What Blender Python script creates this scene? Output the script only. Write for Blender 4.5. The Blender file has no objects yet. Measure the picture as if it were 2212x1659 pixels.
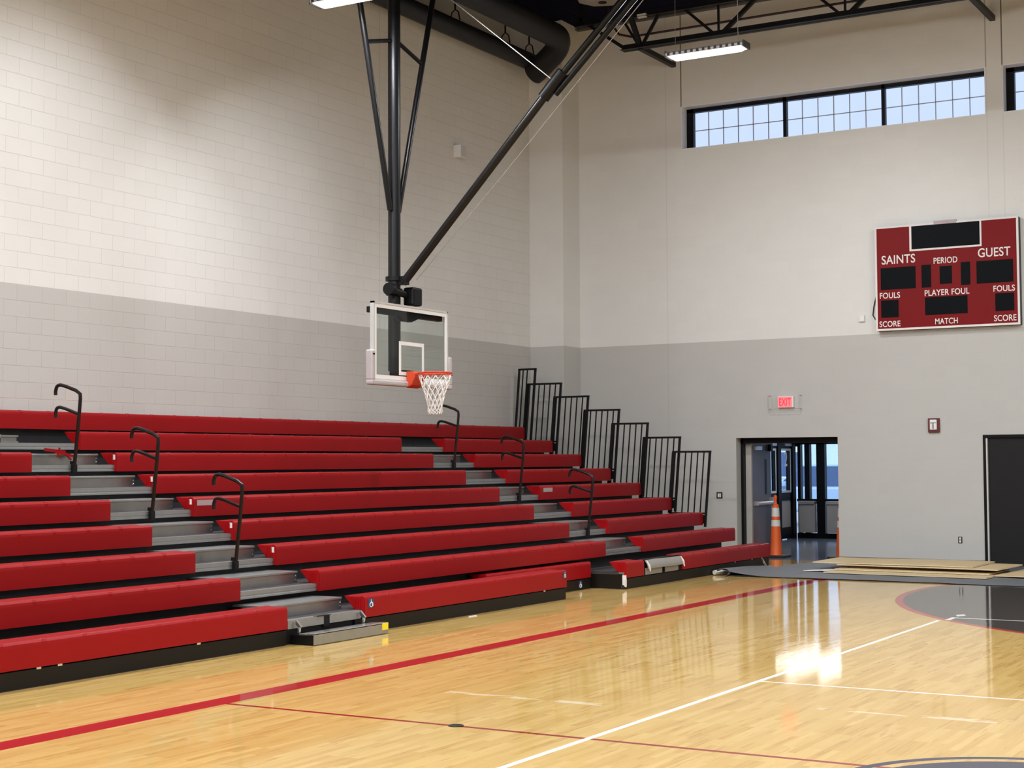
import bpy, bmesh, math, random
from math import sin, cos, pi, radians, sqrt
from mathutils import Vector, Matrix
random.seed(7)
SC = bpy.context.scene
COL = SC.collection

# ------------------------------------------------------------------ camera
def make_camera():
    f, yaw, pitch, roll, h = 3343.53, .5312, .0502, -.005, 1.8257
    fw = Vector((cos(yaw)*cos(pitch), sin(yaw)*cos(pitch), sin(pitch)))
    r0 = Vector((sin(yaw), -cos(yaw), 0))
    u0 = r0.cross(fw)
    r = r0*cos(roll) + u0*sin(roll)
    u = u0*cos(roll) - r0*sin(roll)
    cd = bpy.data.cameras.new('camera')
    cd.sensor_width = 36
    cd.lens = f/2212*36
    cd.clip_end = 400
    o = bpy.data.objects.new('camera', cd)
    o.matrix_world = Matrix(((r.x, u.x, -fw.x, 0), (r.y, u.y, -fw.y, 0), (r.z, u.z, -fw.z, h), (0, 0, 0, 1)))
    COL.objects.link(o)
    SC.camera = o
make_camera()

# ------------------------------------------------------------------ world and exposure
LAMP_W = 232.0          # watts of one lamp's downward light
LAMP_COL = (.965, .99, 1.03)
LAMP_SPREAD = 150.0
LAMP_TILT = 29.0
LAMP_LENS = 6.0        # emission strength of a lit lens
W = bpy.data.worlds.new('world')
SC.world = W
W.use_nodes = True
nt = W.node_tree
bg = nt.nodes['Background']
tc = nt.nodes.new('ShaderNodeTexCoord')
sx = nt.nodes.new('ShaderNodeSeparateXYZ')
cr = nt.nodes.new('ShaderNodeValToRGB')
cr.color_ramp.elements[0].position = 0.0
cr.color_ramp.elements[0].color = (.52, .66, .95, 1)
cr.color_ramp.elements[1].position = 0.5
cr.color_ramp.elements[1].color = (.66, .78, 1.0, 1)
nt.links.new(tc.outputs['Generated'], sx.inputs[0])
nt.links.new(sx.outputs['Z'], cr.inputs[0])
nt.links.new(cr.outputs[0], bg.inputs['Color'])
bg.inputs['Strength'].default_value = 1.15
sd = bpy.data.lights.new('street_fill_sun', 'SUN')
sd.energy = 3.4
sd.angle = radians(25)
sd.color = (.62, .80, 1.0)
so = bpy.data.objects.new('street_fill_sun', sd)
so.rotation_euler = (radians(8), radians(-58), 0)     # added fill, shines away from the hall to brighten the street fronts
COL.objects.link(so)
SC.view_settings.view_transform = 'Standard'
SC.view_settings.look = 'None'
SC.view_settings.exposure = 0.0
SC.view_settings.gamma = 1.0
SC.view_settings.use_curve_mapping = False

# ------------------------------------------------------------------ materials
class NT:
    def __init__(s, name):
        s.m = bpy.data.materials.new(name)
        s.m.use_nodes = True
        s.t = s.m.node_tree
        s.b = s.t.nodes['Principled BSDF']
        s.out = s.t.nodes['Material Output']
    def n(s, typ, **kw):
        x = s.t.nodes.new(typ)
        for k, v in kw.items():
            setattr(x, k, v)
        return x
    def l(s, a, b):
        s.t.links.new(a, b)
    def val(s, x, sock):
        if isinstance(x, (int, float)):
            sock.default_value = x
        else:
            s.l(x, sock)
    def math(s, op, a, b=0.0, c=None, clamp=False):
        x = s.n('ShaderNodeMath', operation=op)
        x.use_clamp = clamp
        s.val(a, x.inputs[0]); s.val(b, x.inputs[1])
        if c is not None:
            s.val(c, x.inputs[2])
        return x.outputs[0]
    def pos(s):
        g = s.n('ShaderNodeNewGeometry')
        q = s.n('ShaderNodeSeparateXYZ')
        s.l(g.outputs['Position'], q.inputs[0])
        return q.outputs[0], q.outputs[1], q.outputs[2], g.outputs['Position']
    def comb(s, x, y, z=0.0):
        c = s.n('ShaderNodeCombineXYZ')
        s.val(x, c.inputs[0]); s.val(y, c.inputs[1]); s.val(z, c.inputs[2])
        return c.outputs[0]
    def mix(s, fac, a, b, blend='MIX'):
        x = s.n('ShaderNodeMix', data_type='RGBA', blend_type=blend)
        s.val(fac, x.inputs['Factor'])
        for v, sock in ((a, x.inputs[6]), (b, x.inputs[7])):
            if isinstance(v, tuple):
                sock.default_value = v if len(v) == 4 else v+(1,)
            else:
                s.l(v, sock)
        return x.outputs[2]
    def noise(s, vec=None, scale=5, detail=2, rough=.5):
        x = s.n('ShaderNodeTexNoise')
        x.inputs['Scale'].default_value = scale
        x.inputs['Detail'].default_value = detail
        x.inputs['Roughness'].default_value = rough
        if vec is not None:
            s.l(vec, x.inputs['Vector'])
        return x.outputs['Fac']
    def bump(s, height, strength=.3, dist=.01, chain=None):
        x = s.n('ShaderNodeBump')
        x.inputs['Strength'].default_value = strength
        x.inputs['Distance'].default_value = dist
        s.l(height, x.inputs['Height'])
        if chain is not None:
            s.l(chain, x.inputs['Normal'])
        return x.outputs['Normal']

def mat(name, col, rough=.5, metal=0.0, var=.08, scale=8.0, bump=0.0, bscale=60.0, spec=.5, coat=0.0):
    t = NT(name)
    x, y, z, P = t.pos()
    f = t.noise(P, scale, 3)
    d = tuple(max(0, c*(1-var)) for c in col[:3])
    l = tuple(min(1, c*(1+var)) for c in col[:3])
    t.l(t.mix(f, d, l), t.b.inputs['Base Color'])
    t.b.inputs['Roughness'].default_value = rough
    t.b.inputs['Metallic'].default_value = metal
    t.b.inputs['Specular IOR Level'].default_value = spec
    t.b.inputs['Coat Weight'].default_value = coat
    if bump:
        t.l(t.bump(t.noise(P, bscale, 2), bump, .004), t.b.inputs['Normal'])
    return t.m

def emis(name, col, strength, base=(.8, .8, .8)):
    t = NT(name)
    x, y, z, P = t.pos()
    t.b.inputs['Base Color'].default_value = base+(1,)
    t.l(t.mix(t.noise(P, 3, 1), tuple(c*.97 for c in col), col), t.b.inputs['Emission Color'])
    t.b.inputs['Emission Strength'].default_value = strength
    return t.m

def wall_mat(name, u_axis, joints=(), joint=1.0):
    t = NT(name)
    x, y, z, P = t.pos()
    u = x if u_axis == 'X' else y
    br = t.n('ShaderNodeTexBrick')
    br.offset = .5
    t.l(t.comb(u, z), br.inputs['Vector'])
    for k, v in (('Scale', 1.0), ('Mortar Size', .0045), ('Mortar Smooth', .35), ('Bias', 0.0), ('Brick Width', .4064), ('Row Height', .2032)):
        br.inputs[k].default_value = v
    br.inputs['Color1'].default_value = (.975, .975, .975, 1)
    br.inputs['Color2'].default_value = (1, 1, 1, 1)
    br.inputs['Mortar'].default_value = (1-.12*joint, 1-.125*joint, 1-.14*joint, 1)
    upper = (.785, .785, .75)
    lower = (.535, .53, .50)
    c = t.mix(t.math('GREATER_THAN', z, 4.064), lower, upper)
    c = t.mix(1.0, c, br.outputs['Color'], 'MULTIPLY')
    c = t.mix(t.math('MULTIPLY', t.noise(P, 1.3, 4), .12), c, (.45, .43, .40))
    for (j, z0, dark) in joints:
        m = t.math('LESS_THAN', t.math('ABSOLUTE', t.math('SUBTRACT', u, j)), .011)
        m = t.math('MULTIPLY', t.math('MULTIPLY', m, t.math('GREATER_THAN', z, z0)), dark)
        c = t.mix(m, c, (.12, .11, .10))
    t.l(c, t.b.inputs['Base Color'])
    t.b.inputs['Roughness'].default_value = .42
    n1 = t.bump(br.outputs['Fac'], .55*joint, -.006)
    n2 = t.bump(t.noise(P, 45, 3), .12, .004, n1)
    t.l(n2, t.b.inputs['Normal'])
    return t.m

def floor_mat():
    t = NT('maple_court_floor')
    x, y, z, P = t.pos()
    br = t.n('ShaderNodeTexBrick')
    br.offset = .37
    br.offset_frequency = 3
    t.l(t.comb(x, y), br.inputs['Vector'])
    for k, v in (('Scale', 1.0), ('Mortar Size', .0008), ('Mortar Smooth', .1), ('Bias', 0.0), ('Brick Width', .56), ('Row Height', .0572)):
        br.inputs[k].default_value = v
    br.inputs['Color1'].default_value = (0, 0, 0, 1)
    br.inputs['Color2'].default_value = (1, 1, 1, 1)
    br.inputs['Mortar'].default_value = (.4, .4, .4, 1)
    grain = t.noise(t.comb(t.math('MULTIPLY', x, 2.2), t.math('MULTIPLY', y, 42.0)), 1.0, 4, .62)
    ramp = t.n('ShaderNodeValToRGB')
    e = ramp.color_ramp.elements
    e[0].position = 0.0; e[0].color = (.33, .165, .043, 1)
    e[1].position = 1.0; e[1].color = (.68, .475, .175, 1)
    m = ramp.color_ramp.elements.new(.35); m.color = (.55, .345, .105, 1)
    sep = t.n('ShaderNodeSeparateColor')
    t.l(br.outputs['Color'], sep.inputs[0])
    v = t.math('ADD', t.math('MULTIPLY', sep.outputs[0], .45), t.math('MULTIPLY', grain, .62), clamp=True)
    t.l(v, ramp.inputs[0])
    dark = t.noise(t.comb(t.math('MULTIPLY', x, 1.5), t.math('MULTIPLY', y, 16.0)), 1.0, 3, .6)
    dk = t.math('MULTIPLY', t.math('GREATER_THAN', dark, .62), .42)
    c = t.mix(dk, ramp.outputs[0], (.40, .20, .07))
    def band(a, lo, hi):
        return t.math('MULTIPLY', t.math('GREATER_THAN', a, lo), t.math('LESS_THAN', a, hi))
    def rect(x0, x1, y0, y1):
        return t.math('MULTIPLY', band(x, x0, x1), band(y, y0, y1))
    def rad(cx, cy):
        dx = t.math('SUBTRACT', x, cx); dy = t.math('SUBTRACT', y, cy)
        return t.math('SQRT', t.math('ADD', t.math('MULTIPLY', dx, dx), t.math('MULTIPLY', dy, dy)))
    red = (.40, .022, .026); navy = (.026, .03, .062); white = (.86, .84, .76)
    rb = rad(21.62, .37)
    c = t.mix(t.math('LESS_THAN', rb, 5.84), c, (.42, .06, .05))
    c = t.mix(t.math('LESS_THAN', rb, 5.74), c, (.066, .056, .048))
    c = t.mix(rect(-8, 26.5, 7.89, 8.128), c, red)
    c = t.mix(rect(9.108, 9.158, -12, 7.9), c, (.28, .02, .02))
    c = t.mix(rect(-8, 17.74, 4.775, 4.826), c, white)
    c = t.mix(rect(17.82, 18.14, 4.70, 4.76), c, white)
    c = t.mix(t.math('LESS_THAN', t.math('ADD', t.math('MULTIPLY', t.math('ABSOLUTE', t.math('SUBTRACT', x, 18.42)), .4), t.math('ABSOLUTE', t.math('SUBTRACT', y, 4.73))), .06), c, white)
    c = t.mix(rect(12.16, 12.20, -3, 4.8), c, white)
    c = t.mix(rect(18.07, 18.12, -3, 4.74), c, white)
    ra = rad(8.734, 1.862)
    c = t.mix(band(ra, 1.075, 1.146), c, navy)
    c = t.mix(t.math('LESS_THAN', ra, 1.0), c, navy)
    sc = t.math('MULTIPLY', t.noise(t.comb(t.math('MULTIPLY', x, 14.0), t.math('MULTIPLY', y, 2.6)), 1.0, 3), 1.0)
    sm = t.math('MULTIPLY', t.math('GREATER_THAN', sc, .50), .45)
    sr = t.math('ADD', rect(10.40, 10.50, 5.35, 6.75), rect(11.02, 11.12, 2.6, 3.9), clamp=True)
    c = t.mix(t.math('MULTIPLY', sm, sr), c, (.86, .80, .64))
    t.l(c, t.b.inputs['Base Color'])
    wav = t.noise(t.comb(t.math('MULTIPLY', x, 3.0), t.math('MULTIPLY', y, 9.0)), 1.0, 2)
    fine = t.noise(P, 160, 2)
    n1 = t.bump(wav, .10, .004)
    n2 = t.bump(fine, .03, .001, n1)
    t.l(n2, t.b.inputs['Normal'])
    t.b.inputs['Roughness'].default_value = .065
    t.b.inputs['Specular IOR Level'].default_value = .36
    return t.m

def glass_mat(name, tint=(1, 1, 1), refl=.08, rough=.0, trans=True):
    t = NT(name)
    x, y, z, P = t.pos()
    tr = t.n('ShaderNodeBsdfTransparent')
    c = t.mix(t.noise(P, 2, 1), tint, tuple(v*.97 for v in tint))
    t.l(c, tr.inputs[0])
    gl = t.n('ShaderNodeBsdfGlossy')
    gl.inputs['Roughness'].default_value = rough
    lw = t.n('ShaderNodeLayerWeight'); lw.inputs[0].default_value = .5
    ms = t.n('ShaderNodeMixShader')
    t.l(t.math('ADD', t.math('MULTIPLY', t.math('POWER', lw.outputs['Facing'], 4.0), refl*6), refl*.25, clamp=True), ms.inputs[0])
    t.l(tr.outputs[0], ms.inputs[1]); t.l(gl.outputs[0], ms.inputs[2])
    t.l(ms.outputs[0], t.out.inputs['Surface'])
    return t.m

M = {}
M['floor'] = floor_mat()
M['wall_left'] = wall_mat('painted_block_left', 'X', ((21.19, 4.0, .18),))
M['wall_back'] = wall_mat('painted_block_back', 'Y', ((12.055, 8.6, .95), (12.38, 0, .10), (6.04, 8.6, .9), (6.315, 8.6, .45), (6.31, 4.4, .10), (6.04, 4.4, .10)), .22)
M['wall_plain'] = mat('painted_block_plain', (.70, .67, .61), .45, var=.05, scale=1.2)
M['deck_ceiling'] = mat('navy_roof_deck', (.006, .0065, .020), .8, spec=.05, var=.3, scale=3, bump=.4, bscale=6)
M['red'] = mat('red_bench_plastic', (.29, .006, .008), .36, spec=.15, var=.06, scale=2.5, bump=.05, bscale=160)
M['red_end'] = mat('red_bench_end_plastic', (.34, .006, .008), .45, spec=.08, var=.1, scale=9)
M['alu'] = mat('brushed_aluminium', (.36, .365, .36), .36, .75, var=.10, scale=14, bump=.04, bscale=120)
M['alu_face'] = mat('aluminium_step_face', (.31, .30, .285), .32, .8, var=.14, scale=5, bump=.04, bscale=120)
M['alu_bright'] = mat('bright_aluminium', (.80, .80, .80), .22, .9, var=.06, scale=9)
M['deckboard'] = mat('grey_deck_board', (.05, .044, .048), .55, spec=.25, var=.18, scale=4, bump=.08)
M['riser'] = mat('black_riser_steel', (.05, .05, .054), .6, spec=.2, var=.2, scale=6)
M['skirt'] = mat('black_skirt_board', (.009, .0075, .006), .5, spec=.22, var=.25, scale=5)
M['black'] = mat('black_powder_coat', (.005, .005, .006), .42, spec=.22, var=.2, scale=10)
M['black_gloss'] = mat('black_gloss_paint', (.005, .005, .006), .33, spec=.3, var=.2, scale=10)
M['rail'] = mat('dark_brown_handrail_paint', (.008, .004, .004), .30, spec=.35, var=.2, scale=10)
M['duct'] = mat('dark_duct_paint', (.016, .016, .018), .5, spec=.25, var=.15, scale=4)
M['truss'] = mat('black_truss_paint', (.008, .008, .009), .45, spec=.25, var=.2, scale=5)
M['truss_edge'] = mat('grey_lit_truss_flange', (.10, .10, .10), .45, var=.15, scale=5)
M['white'] = mat('white_plastic', (.80, .80, .79), .4, var=.04)
M['white_paint'] = mat('white_enamel', (.86, .86, .86), .3, var=.04)
M['pad'] = mat('pale_grey_board_pad', (.50, .46, .47), .45, var=.06, scale=5)
M['alu_frame'] = mat('grey_board_frame', (.62, .63, .62), .35, .3, var=.06)
M['orange'] = mat('orange_rim_enamel', (.62, .055, .012), .35, var=.08)
M['net'] = mat('white_net_cord', (.82, .80, .76), .8, var=.06, scale=60)
M['cone'] = mat('orange_cone_plastic', (.82, .13, .02), .45, var=.08, scale=6)
M['cone_band'] = mat('reflective_white_band', (.72, .70, .66), .4, var=.08, scale=30)
M['rubber'] = mat('black_rubber', (.012, .012, .013), .6, var=.2)
M['tarp'] = mat('dark_grey_floor_cover', (.13, .135, .145), .55, spec=.3, var=.12, scale=3, bump=.15, bscale=8)
M['ply'] = mat('plywood_face', (.58, .44, .24), .6, var=.13, scale=3.0)
M['ply_edge'] = mat('plywood_edge', (.68, .56, .36), .6, var=.15, scale=30)
M['ply_under'] = mat('plywood_dark_back', (.20, .12, .05), .7, var=.2, scale=5)
M['sb_red'] = mat('scoreboard_red', (.21, .008, .010), .5, spec=.12, var=.07, scale=2)
M['sb_screen'] = mat('black_display_window', (.002, .003, .0045), .5, spec=.08, var=.2, scale=60)
M['sb_white'] = mat('scoreboard_white', (.83, .78, .76), .5, var=.03)
M['alarm_red'] = mat('fire_alarm_red', (.12, .010, .012), .4)
M['exit_glow'] = emis('lit_red_exit_face', (1.0, .16, .18), 1.15, (.6, .1, .1))
M['exit_letters'] = emis('red_exit_letters', (1.0, .02, .06), .85, (.5, .02, .03))
M['lens'] = emis('lit_lamp_lens', (1.0, .99, .93), LAMP_LENS)
M['lamp_body'] = mat('lamp_housing_white', (.55, .55, .57), .4, var=.06)
M['lamp_dark'] = mat('lamp_housing_dark', (.05, .05, .055), .4)
M['dark_frame'] = mat('black_anodised_frame', (.005, .005, .007), .4, spec=.15, var=.2)
M['door_grey'] = mat('charcoal_door_paint', (.013, .013, .0135), .5, spec=.2, var=.1, scale=4)
M['door_slate'] = mat('slate_door_paint', (.15, .14, .165), .4, var=.08, scale=4)
M['steel'] = mat('satin_steel', (.62, .62, .64), .28, .8, var=.06)
M['beige'] = mat('beige_frame_paint', (.42, .40, .37), .45, var=.06)
M['vest_floor'] = mat('dark_terrazzo_sky_tint', (.17, .19, .25), .12, var=.35, scale=40)  # base lightened and blued to stand in for the sky's reflection
M['vest_wall'] = mat('vestibule_plaster', (.42, .40, .39), .5, var=.06)
M['vest_panel'] = mat('grey_metal_panel', (.40, .38, .38), .35, .2, var=.05)
M['vest_ceiling'] = mat('vestibule_ceiling', (.30, .33, .38), .7, var=.05)
M['glass'] = glass_mat('window_glass', (.93, .97, 1.0), .06)
M['board_glass'] = glass_mat('backboard_glass', (.92, .965, .95), .06)
M['door_glass'] = glass_mat('door_glass', (.90, .96, 1.0), .05)
M['haze_pane'] = glass_mat('translucent_window_pane', (1.0, 1.0, 1.0), .03)
M['yellow'] = mat('yellow_sticker', (.86, .72, .02), .5, var=.05)
M['blue_sign'] = mat('blue_access_sign', (.028, .045, .13), .4, var=.08)
M['clear_label'] = mat('pale_label', (.42, .33, .32), .4, var=.15, scale=60)
M['flap'] = mat('grey_flap_sheet', (.30, .285, .26), .45, .15, var=.10, scale=8)
M['cable'] = mat('pale_steel_cable', (.42, .40, .37), .4, .5)
M['pipe'] = mat('dark_red_brown_pipe', (.035, .012, .012), .45)
M['asphalt'] = mat('wet_asphalt', (.40, .42, .46), .4, var=.2, scale=2)
M['house'] = mat('pale_siding', (.66, .70, .76), .7, var=.08)
M['house_b'] = mat('brick_siding', (.40, .40, .42), .8, var=.15)
M['roof'] = mat('grey_shingles', (.55, .58, .62), .8, var=.15)
M['car_paint'] = mat('silver_blue_car_paint', (.55, .66, .85), .25, .1, var=.04, coat=.5)
M['car_white'] = mat('white_car_paint', (.70, .74, .80), .3, var=.03, coat=.5)
M['car_glass'] = mat('dark_car_glass', (.09, .13, .24), .08, var=.1)
M['bronze'] = mat('dark_bronze_plate', (.04, .035, .03), .4, .3)

# ------------------------------------------------------------------ mesh builder
class MB:
    def __init__(s):
        s.v = []; s.f = []
    def box(s, x0, x1, y0, y1, z0, z1):
        n = len(s.v)
        for z in (z0, z1):
            s.v += [(x0, y0, z), (x1, y0, z), (x1, y1, z), (x0, y1, z)]
        s.f += [(n, n+3, n+2, n+1), (n+4, n+5, n+6, n+7), (n, n+1, n+5, n+4), (n+1, n+2, n+6, n+5), (n+2, n+3, n+7, n+6), (n+3, n, n+4, n+7)]
        return s
    def loft(s, rings, caps=True, closed=False):
        n0 = len(s.v); k = len(rings[0])
        for r in rings:
            s.v += [tuple(p) for p in r]
        m = len(rings)
        for a in range(m if closed else m-1):
            b = (a+1) % m
            for i in range(k):
                j = (i+1) % k
                s.f.append((n0+a*k+i, n0+a*k+j, n0+b*k+j, n0+b*k+i))
        if caps and not closed:
            s.f.append(tuple(n0+i for i in reversed(range(k))))
            s.f.append(tuple(n0+(m-1)*k+i for i in range(k)))
        return s
    def prism_x(s, prof, x0, x1):      # prof in (y, z)
        return s.loft([[(x, y, z) for y, z in prof] for x in (x0, x1)])
    def prism_y(s, prof, y0, y1):      # prof in (x, z)
        return s.loft([[(x, y, z) for x, z in prof] for y in (y0, y1)])
    def prism_z(s, prof, z0, z1):
        return s.loft([[(x, y, z) for x, y in prof] for z in (z0, z1)])
    def tube(s, pts, r, n=10, closed=False):
        P = [Vector(p) for p in pts]
        rings = []
        up = None
        for i, p in enumerate(P):
            if closed:
                d = (P[(i+1) % len(P)]-P[i-1]).normalized()
            elif i == 0:
                d = (P[1]-P[0]).normalized()
            elif i == len(P)-1:
                d = (P[-1]-P[-2]).normalized()
            else:
                d = ((P[i+1]-p).normalized()+(p-P[i-1]).normalized()).normalized()
            if up is None:
                a = Vector((0, 0, 1)) if abs(d.z) < .9 else Vector((1, 0, 0))
                up = (a-d*a.dot(d)).normalized()
            else:
                up = (up-d*up.dot(d)).normalized()
            b = d.cross(up)
            rr = r[i] if isinstance(r, (list, tuple)) else r
            rings.append([p+up*(rr*cos(2*pi*k/n))+b*(rr*sin(2*pi*k/n)) for k in range(n)])
        return s.loft(rings, True, closed)
    def bar(s, p0, p1, w, d, side=(1, 0, 0)):  # rectangular bar; w along side, d across
        p0 = Vector(p0); p1 = Vector(p1); t = (p1-p0).normalized()
        a = Vector(side); a = (a-t*a.dot(t)).normalized(); b = t.cross(a)
        q = [(-w/2, -d/2), (w/2, -d/2), (w/2, d/2), (-w/2, d/2)]
        return s.loft([[p+a*u+b*v for u, v in q] for p in (p0, p1)])
    def lathe(s, prof, c=(0, 0, 0), n=24):
        rings = [[(c[0]+r*cos(2*pi*k/n), c[1]+r*sin(2*pi*k/n), c[2]+z) for k in range(n)] for r, z in prof]
        return s.loft(rings)
    def grid(s, fn, nu, nv):
        n = len(s.v)
        for i in range(nu+1):
            for j in range(nv+1):
                s.v.append(tuple(fn(i/nu, j/nv)))
        for i in range(nu):
            for j in range(nv):
                a = n+i*(nv+1)+j
                s.f.append((a, a+nv+1, a+nv+2, a+1))
        return s

def wloc(o):
    v = Vector((0, 0, 0))
    while o is not None:
        v += o.location
        o = o.parent
    return v

def part(name, mb, m, parent=None, smooth=False, bevel=0.0, local=False, solid=0.0, label=None, angle=35):
    off = wloc(parent) if (parent is not None and not local) else Vector((0, 0, 0))
    me = bpy.data.meshes.new(name)
    me.from_pydata([tuple(Vector(p)-off) for p in mb.v], [], mb.f)
    bm = bmesh.new(); bm.from_mesh(me)
    bmesh.ops.recalc_face_normals(bm, faces=bm.faces)
    bm.to_mesh(me); bm.free()
    me.materials.append(M[m] if isinstance(m, str) else m)
    o = bpy.data.objects.new(name, me)
    COL.objects.link(o)
    if parent is not None:
        o.parent = parent
    if solid:
        md = o.modifiers.new('thickness', 'SOLIDIFY'); md.thickness = solid; md.offset = 0
    if bevel:
        md = o.modifiers.new('bevel', 'BEVEL'); md.width = bevel; md.segments = 2; md.limit_method = 'ANGLE'; md.angle_limit = radians(40)
    if smooth:
        for p in me.polygons:
            p.use_smooth = True
        md = o.modifiers.new('split', 'EDGE_SPLIT'); md.split_angle = radians(angle)
    if label:
        o['label'] = label
    return o

def thing(name, label, cat, loc=(0, 0, 0), group=None):
    o = bpy.data.objects.new(name, None)
    o.empty_display_size = .1
    COL.objects.link(o)
    o.location = loc
    tag(o, label, cat, group)
    return o

def tag(o, label, cat, group=None):
    o['label'] = label; o['category'] = cat
    if group:
        o['group'] = group
    return o

def struct(name, mb, m, parent=None, **kw):
    o = part(name, mb, m, parent, **kw)
    if parent is None:
        o['kind'] = 'structure'
    return o

def dup(root, loc, label=None, group=None):
    r = root.copy(); COL.objects.link(r); r.location = loc
    if label:
        r['label'] = label
    if group:
        r['group'] = group
    for ch in list(root.children):
        c = ch.copy(); COL.objects.link(c); c.parent = r
        for g in list(ch.children):
            d = g.copy(); COL.objects.link(d); d.parent = c
    return r

def text_mesh(txt, size_box, bold=.012, depth=.004):
    """mesh of lettering fitted to a (w, h) box, in local x right, y up, centred at 0"""
    cu = bpy.data.curves.new('lettering', 'FONT')
    cu.body = txt; cu.size = 1.0; cu.offset = bold; cu.extrude = 0.0
    cu.space_character = 1.04
    to = bpy.data.objects.new('lettering', cu)
    COL.objects.link(to)
    dg = bpy.context.evaluated_depsgraph_get()
    me = bpy.data.meshes.new_from_object(to.evaluated_get(dg))
    vs = [v.co.copy() for v in me.vertices]; fs = [tuple(p.vertices) for p in me.polygons]
    bpy.data.objects.remove(to); bpy.data.curves.remove(cu); bpy.data.meshes.remove(me)
    x0 = min(v.x for v in vs); x1 = max(v.x for v in vs); y0 = min(v.y for v in vs); y1 = max(v.y for v in vs)
    w, h = size_box
    out = [((v.x-(x0+x1)/2)/(x1-x0)*w, (v.y-(y0+y1)/2)/(y1-y0)*h) for v in vs]
    return out, fs

def text_back(txt, yl, yr, z0, z1, x, depth=.003):
    """lettering on a plane facing -X; yl > yr"""
    vs, fs = text_mesh(txt, (yl-yr, z1-z0))
    mb = MB()
    n = len(vs)
    mb.v = [(x, (yl+yr)/2-a, (z0+z1)/2+b) for a, b in vs]+[(x-depth, (yl+yr)/2-a, (z0+z1)/2+b) for a, b in vs]
    mb.f = [f for f in fs]+[tuple(i+n for i in f) for f in fs]
    return mb

# ------------------------------------------------------------------ setting
D, L, ZC = 15.015, 26.965, 10.45      # left wall, back wall, roof deck
X0, Y0 = -9.0, -14.0
TH = .36
struct('floor', MB().box(X0, L+.2, Y0, D, -.1, 0), 'floor')
struct('wall_left', MB().box(X0, L+TH, D, D+.3, -.1, ZC+.3), 'wall_left')
struct('wall_front', MB().box(X0-.3, X0, Y0, D, -.1, ZC+.3), 'wall_plain')
struct('wall_right', MB().box(X0, L+TH, Y0-.3, Y0, -.1, ZC+.3), 'wall_plain')
struct('ceiling', MB().box(X0, L+TH, Y0, D+.3, ZC, ZC+.25), 'deck_ceiling')
WZ0, WZ1 = 7.775, 8.60
W1 = (12.055, 6.33)
W2 = (6.04, .31)
DO1 = (11.012, 9.06)       # open door
DO2 = (6.487, 4.53)        # closed grey door
DZ = 2.246
b = MB()
b.box(L, L+TH, DO1[0], D, -.1, DZ)
b.box(L, L+TH, DO2[0], DO1[1], -.1, DZ)
b.box(L, L+TH, Y0, DO2[1], -.1, DZ)
b.box(L, L+TH, Y0, D, DZ, WZ0)
b.box(L, L+TH, W1[0], D, WZ0, WZ1)
b.box(L, L+TH, W2[0], W1[1], WZ0, WZ1)
b.box(L, L+TH, Y0, W2[1], WZ0, WZ1)
b.box(L, L+TH, Y0, D, WZ1, ZC+.3)
struct('wall_back', b, 'wall_back')
# corner column
b = MB().box(26.276, L, 14.273, D, 0, ZC)
struct('wall_corner', b, 'wall_back')
# rubber base of the back wall
b = MB()
for a, c in ((14.27, DO1[0]), (DO1[1], DO2[0]), (DO2[1], Y0)):
    b.box(L-.008, L, c, a, 0, .10)
struct('baseboard_back', b, 'rubber')
# ceiling ledger on the back wall
struct('trim_1', MB().box(L-.12, L, Y0, D, ZC-.07, ZC), 'truss_edge')

# clerestory windows
def window(idx, y1, y0):
    xg = L+.27
    fr = MB()
    fw = .05
    fr.box(xg-.04, xg+.06, y0, y1, WZ1-.085, WZ1-.0)
    fr.box(xg-.04, xg+.06, y0, y1, WZ0, WZ0+.03)
    fr.box(xg-.04, xg+.06, y1-.15, y1, WZ0, WZ1)
    fr.box(xg-.04, xg+.06, y0, y0+.02, WZ0, WZ1)
    span = (y1-.13-y0)/3
    for k in (1, 2):
        c = y1-.13-span*k
        fr.box(xg-.04, xg+.06, c-.032, c+.032, WZ0, WZ1)
    win = struct('window_%d' % idx, fr, 'dark_frame')
    for k in range(3):
        a = y1-.13-span*k-(.02 if k == 0 else .032); c = y1-.13-span*(k+1)+.032
        p = part('pane', MB().box(xg+.0, xg+.008, c, a, WZ0+.03, WZ1-.085), 'haze_pane', win)
        g = MB()
        for q in range(1, 6):
            yy = a+(c-a)*q/6
            g.box(xg-.010, xg+.018, yy-.006, yy+.006, WZ0+.03, WZ1-.085)
        zz = (WZ0+WZ1-.055)/2
        g.box(xg-.010, xg+.018, c, a, zz-.006, zz+.006)
        part('muntins', g, 'vest_panel', win)
    lin = MB()
    lin.box(L, xg-.04, y0, y1, WZ1-.012, WZ1)
    lin.box(L, xg-.04, y1-.012, y1, WZ0, WZ1-.012)
    lin.box(L, xg-.04, y0, y0+.012, WZ0, WZ1-.012)
    lin.box(L, xg-.04, y0+.012, y1-.012, WZ0, WZ0+.012)
    part('window_return', lin, 'white_paint', win)
window(1, *W1)
window(2, *W2)

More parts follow.
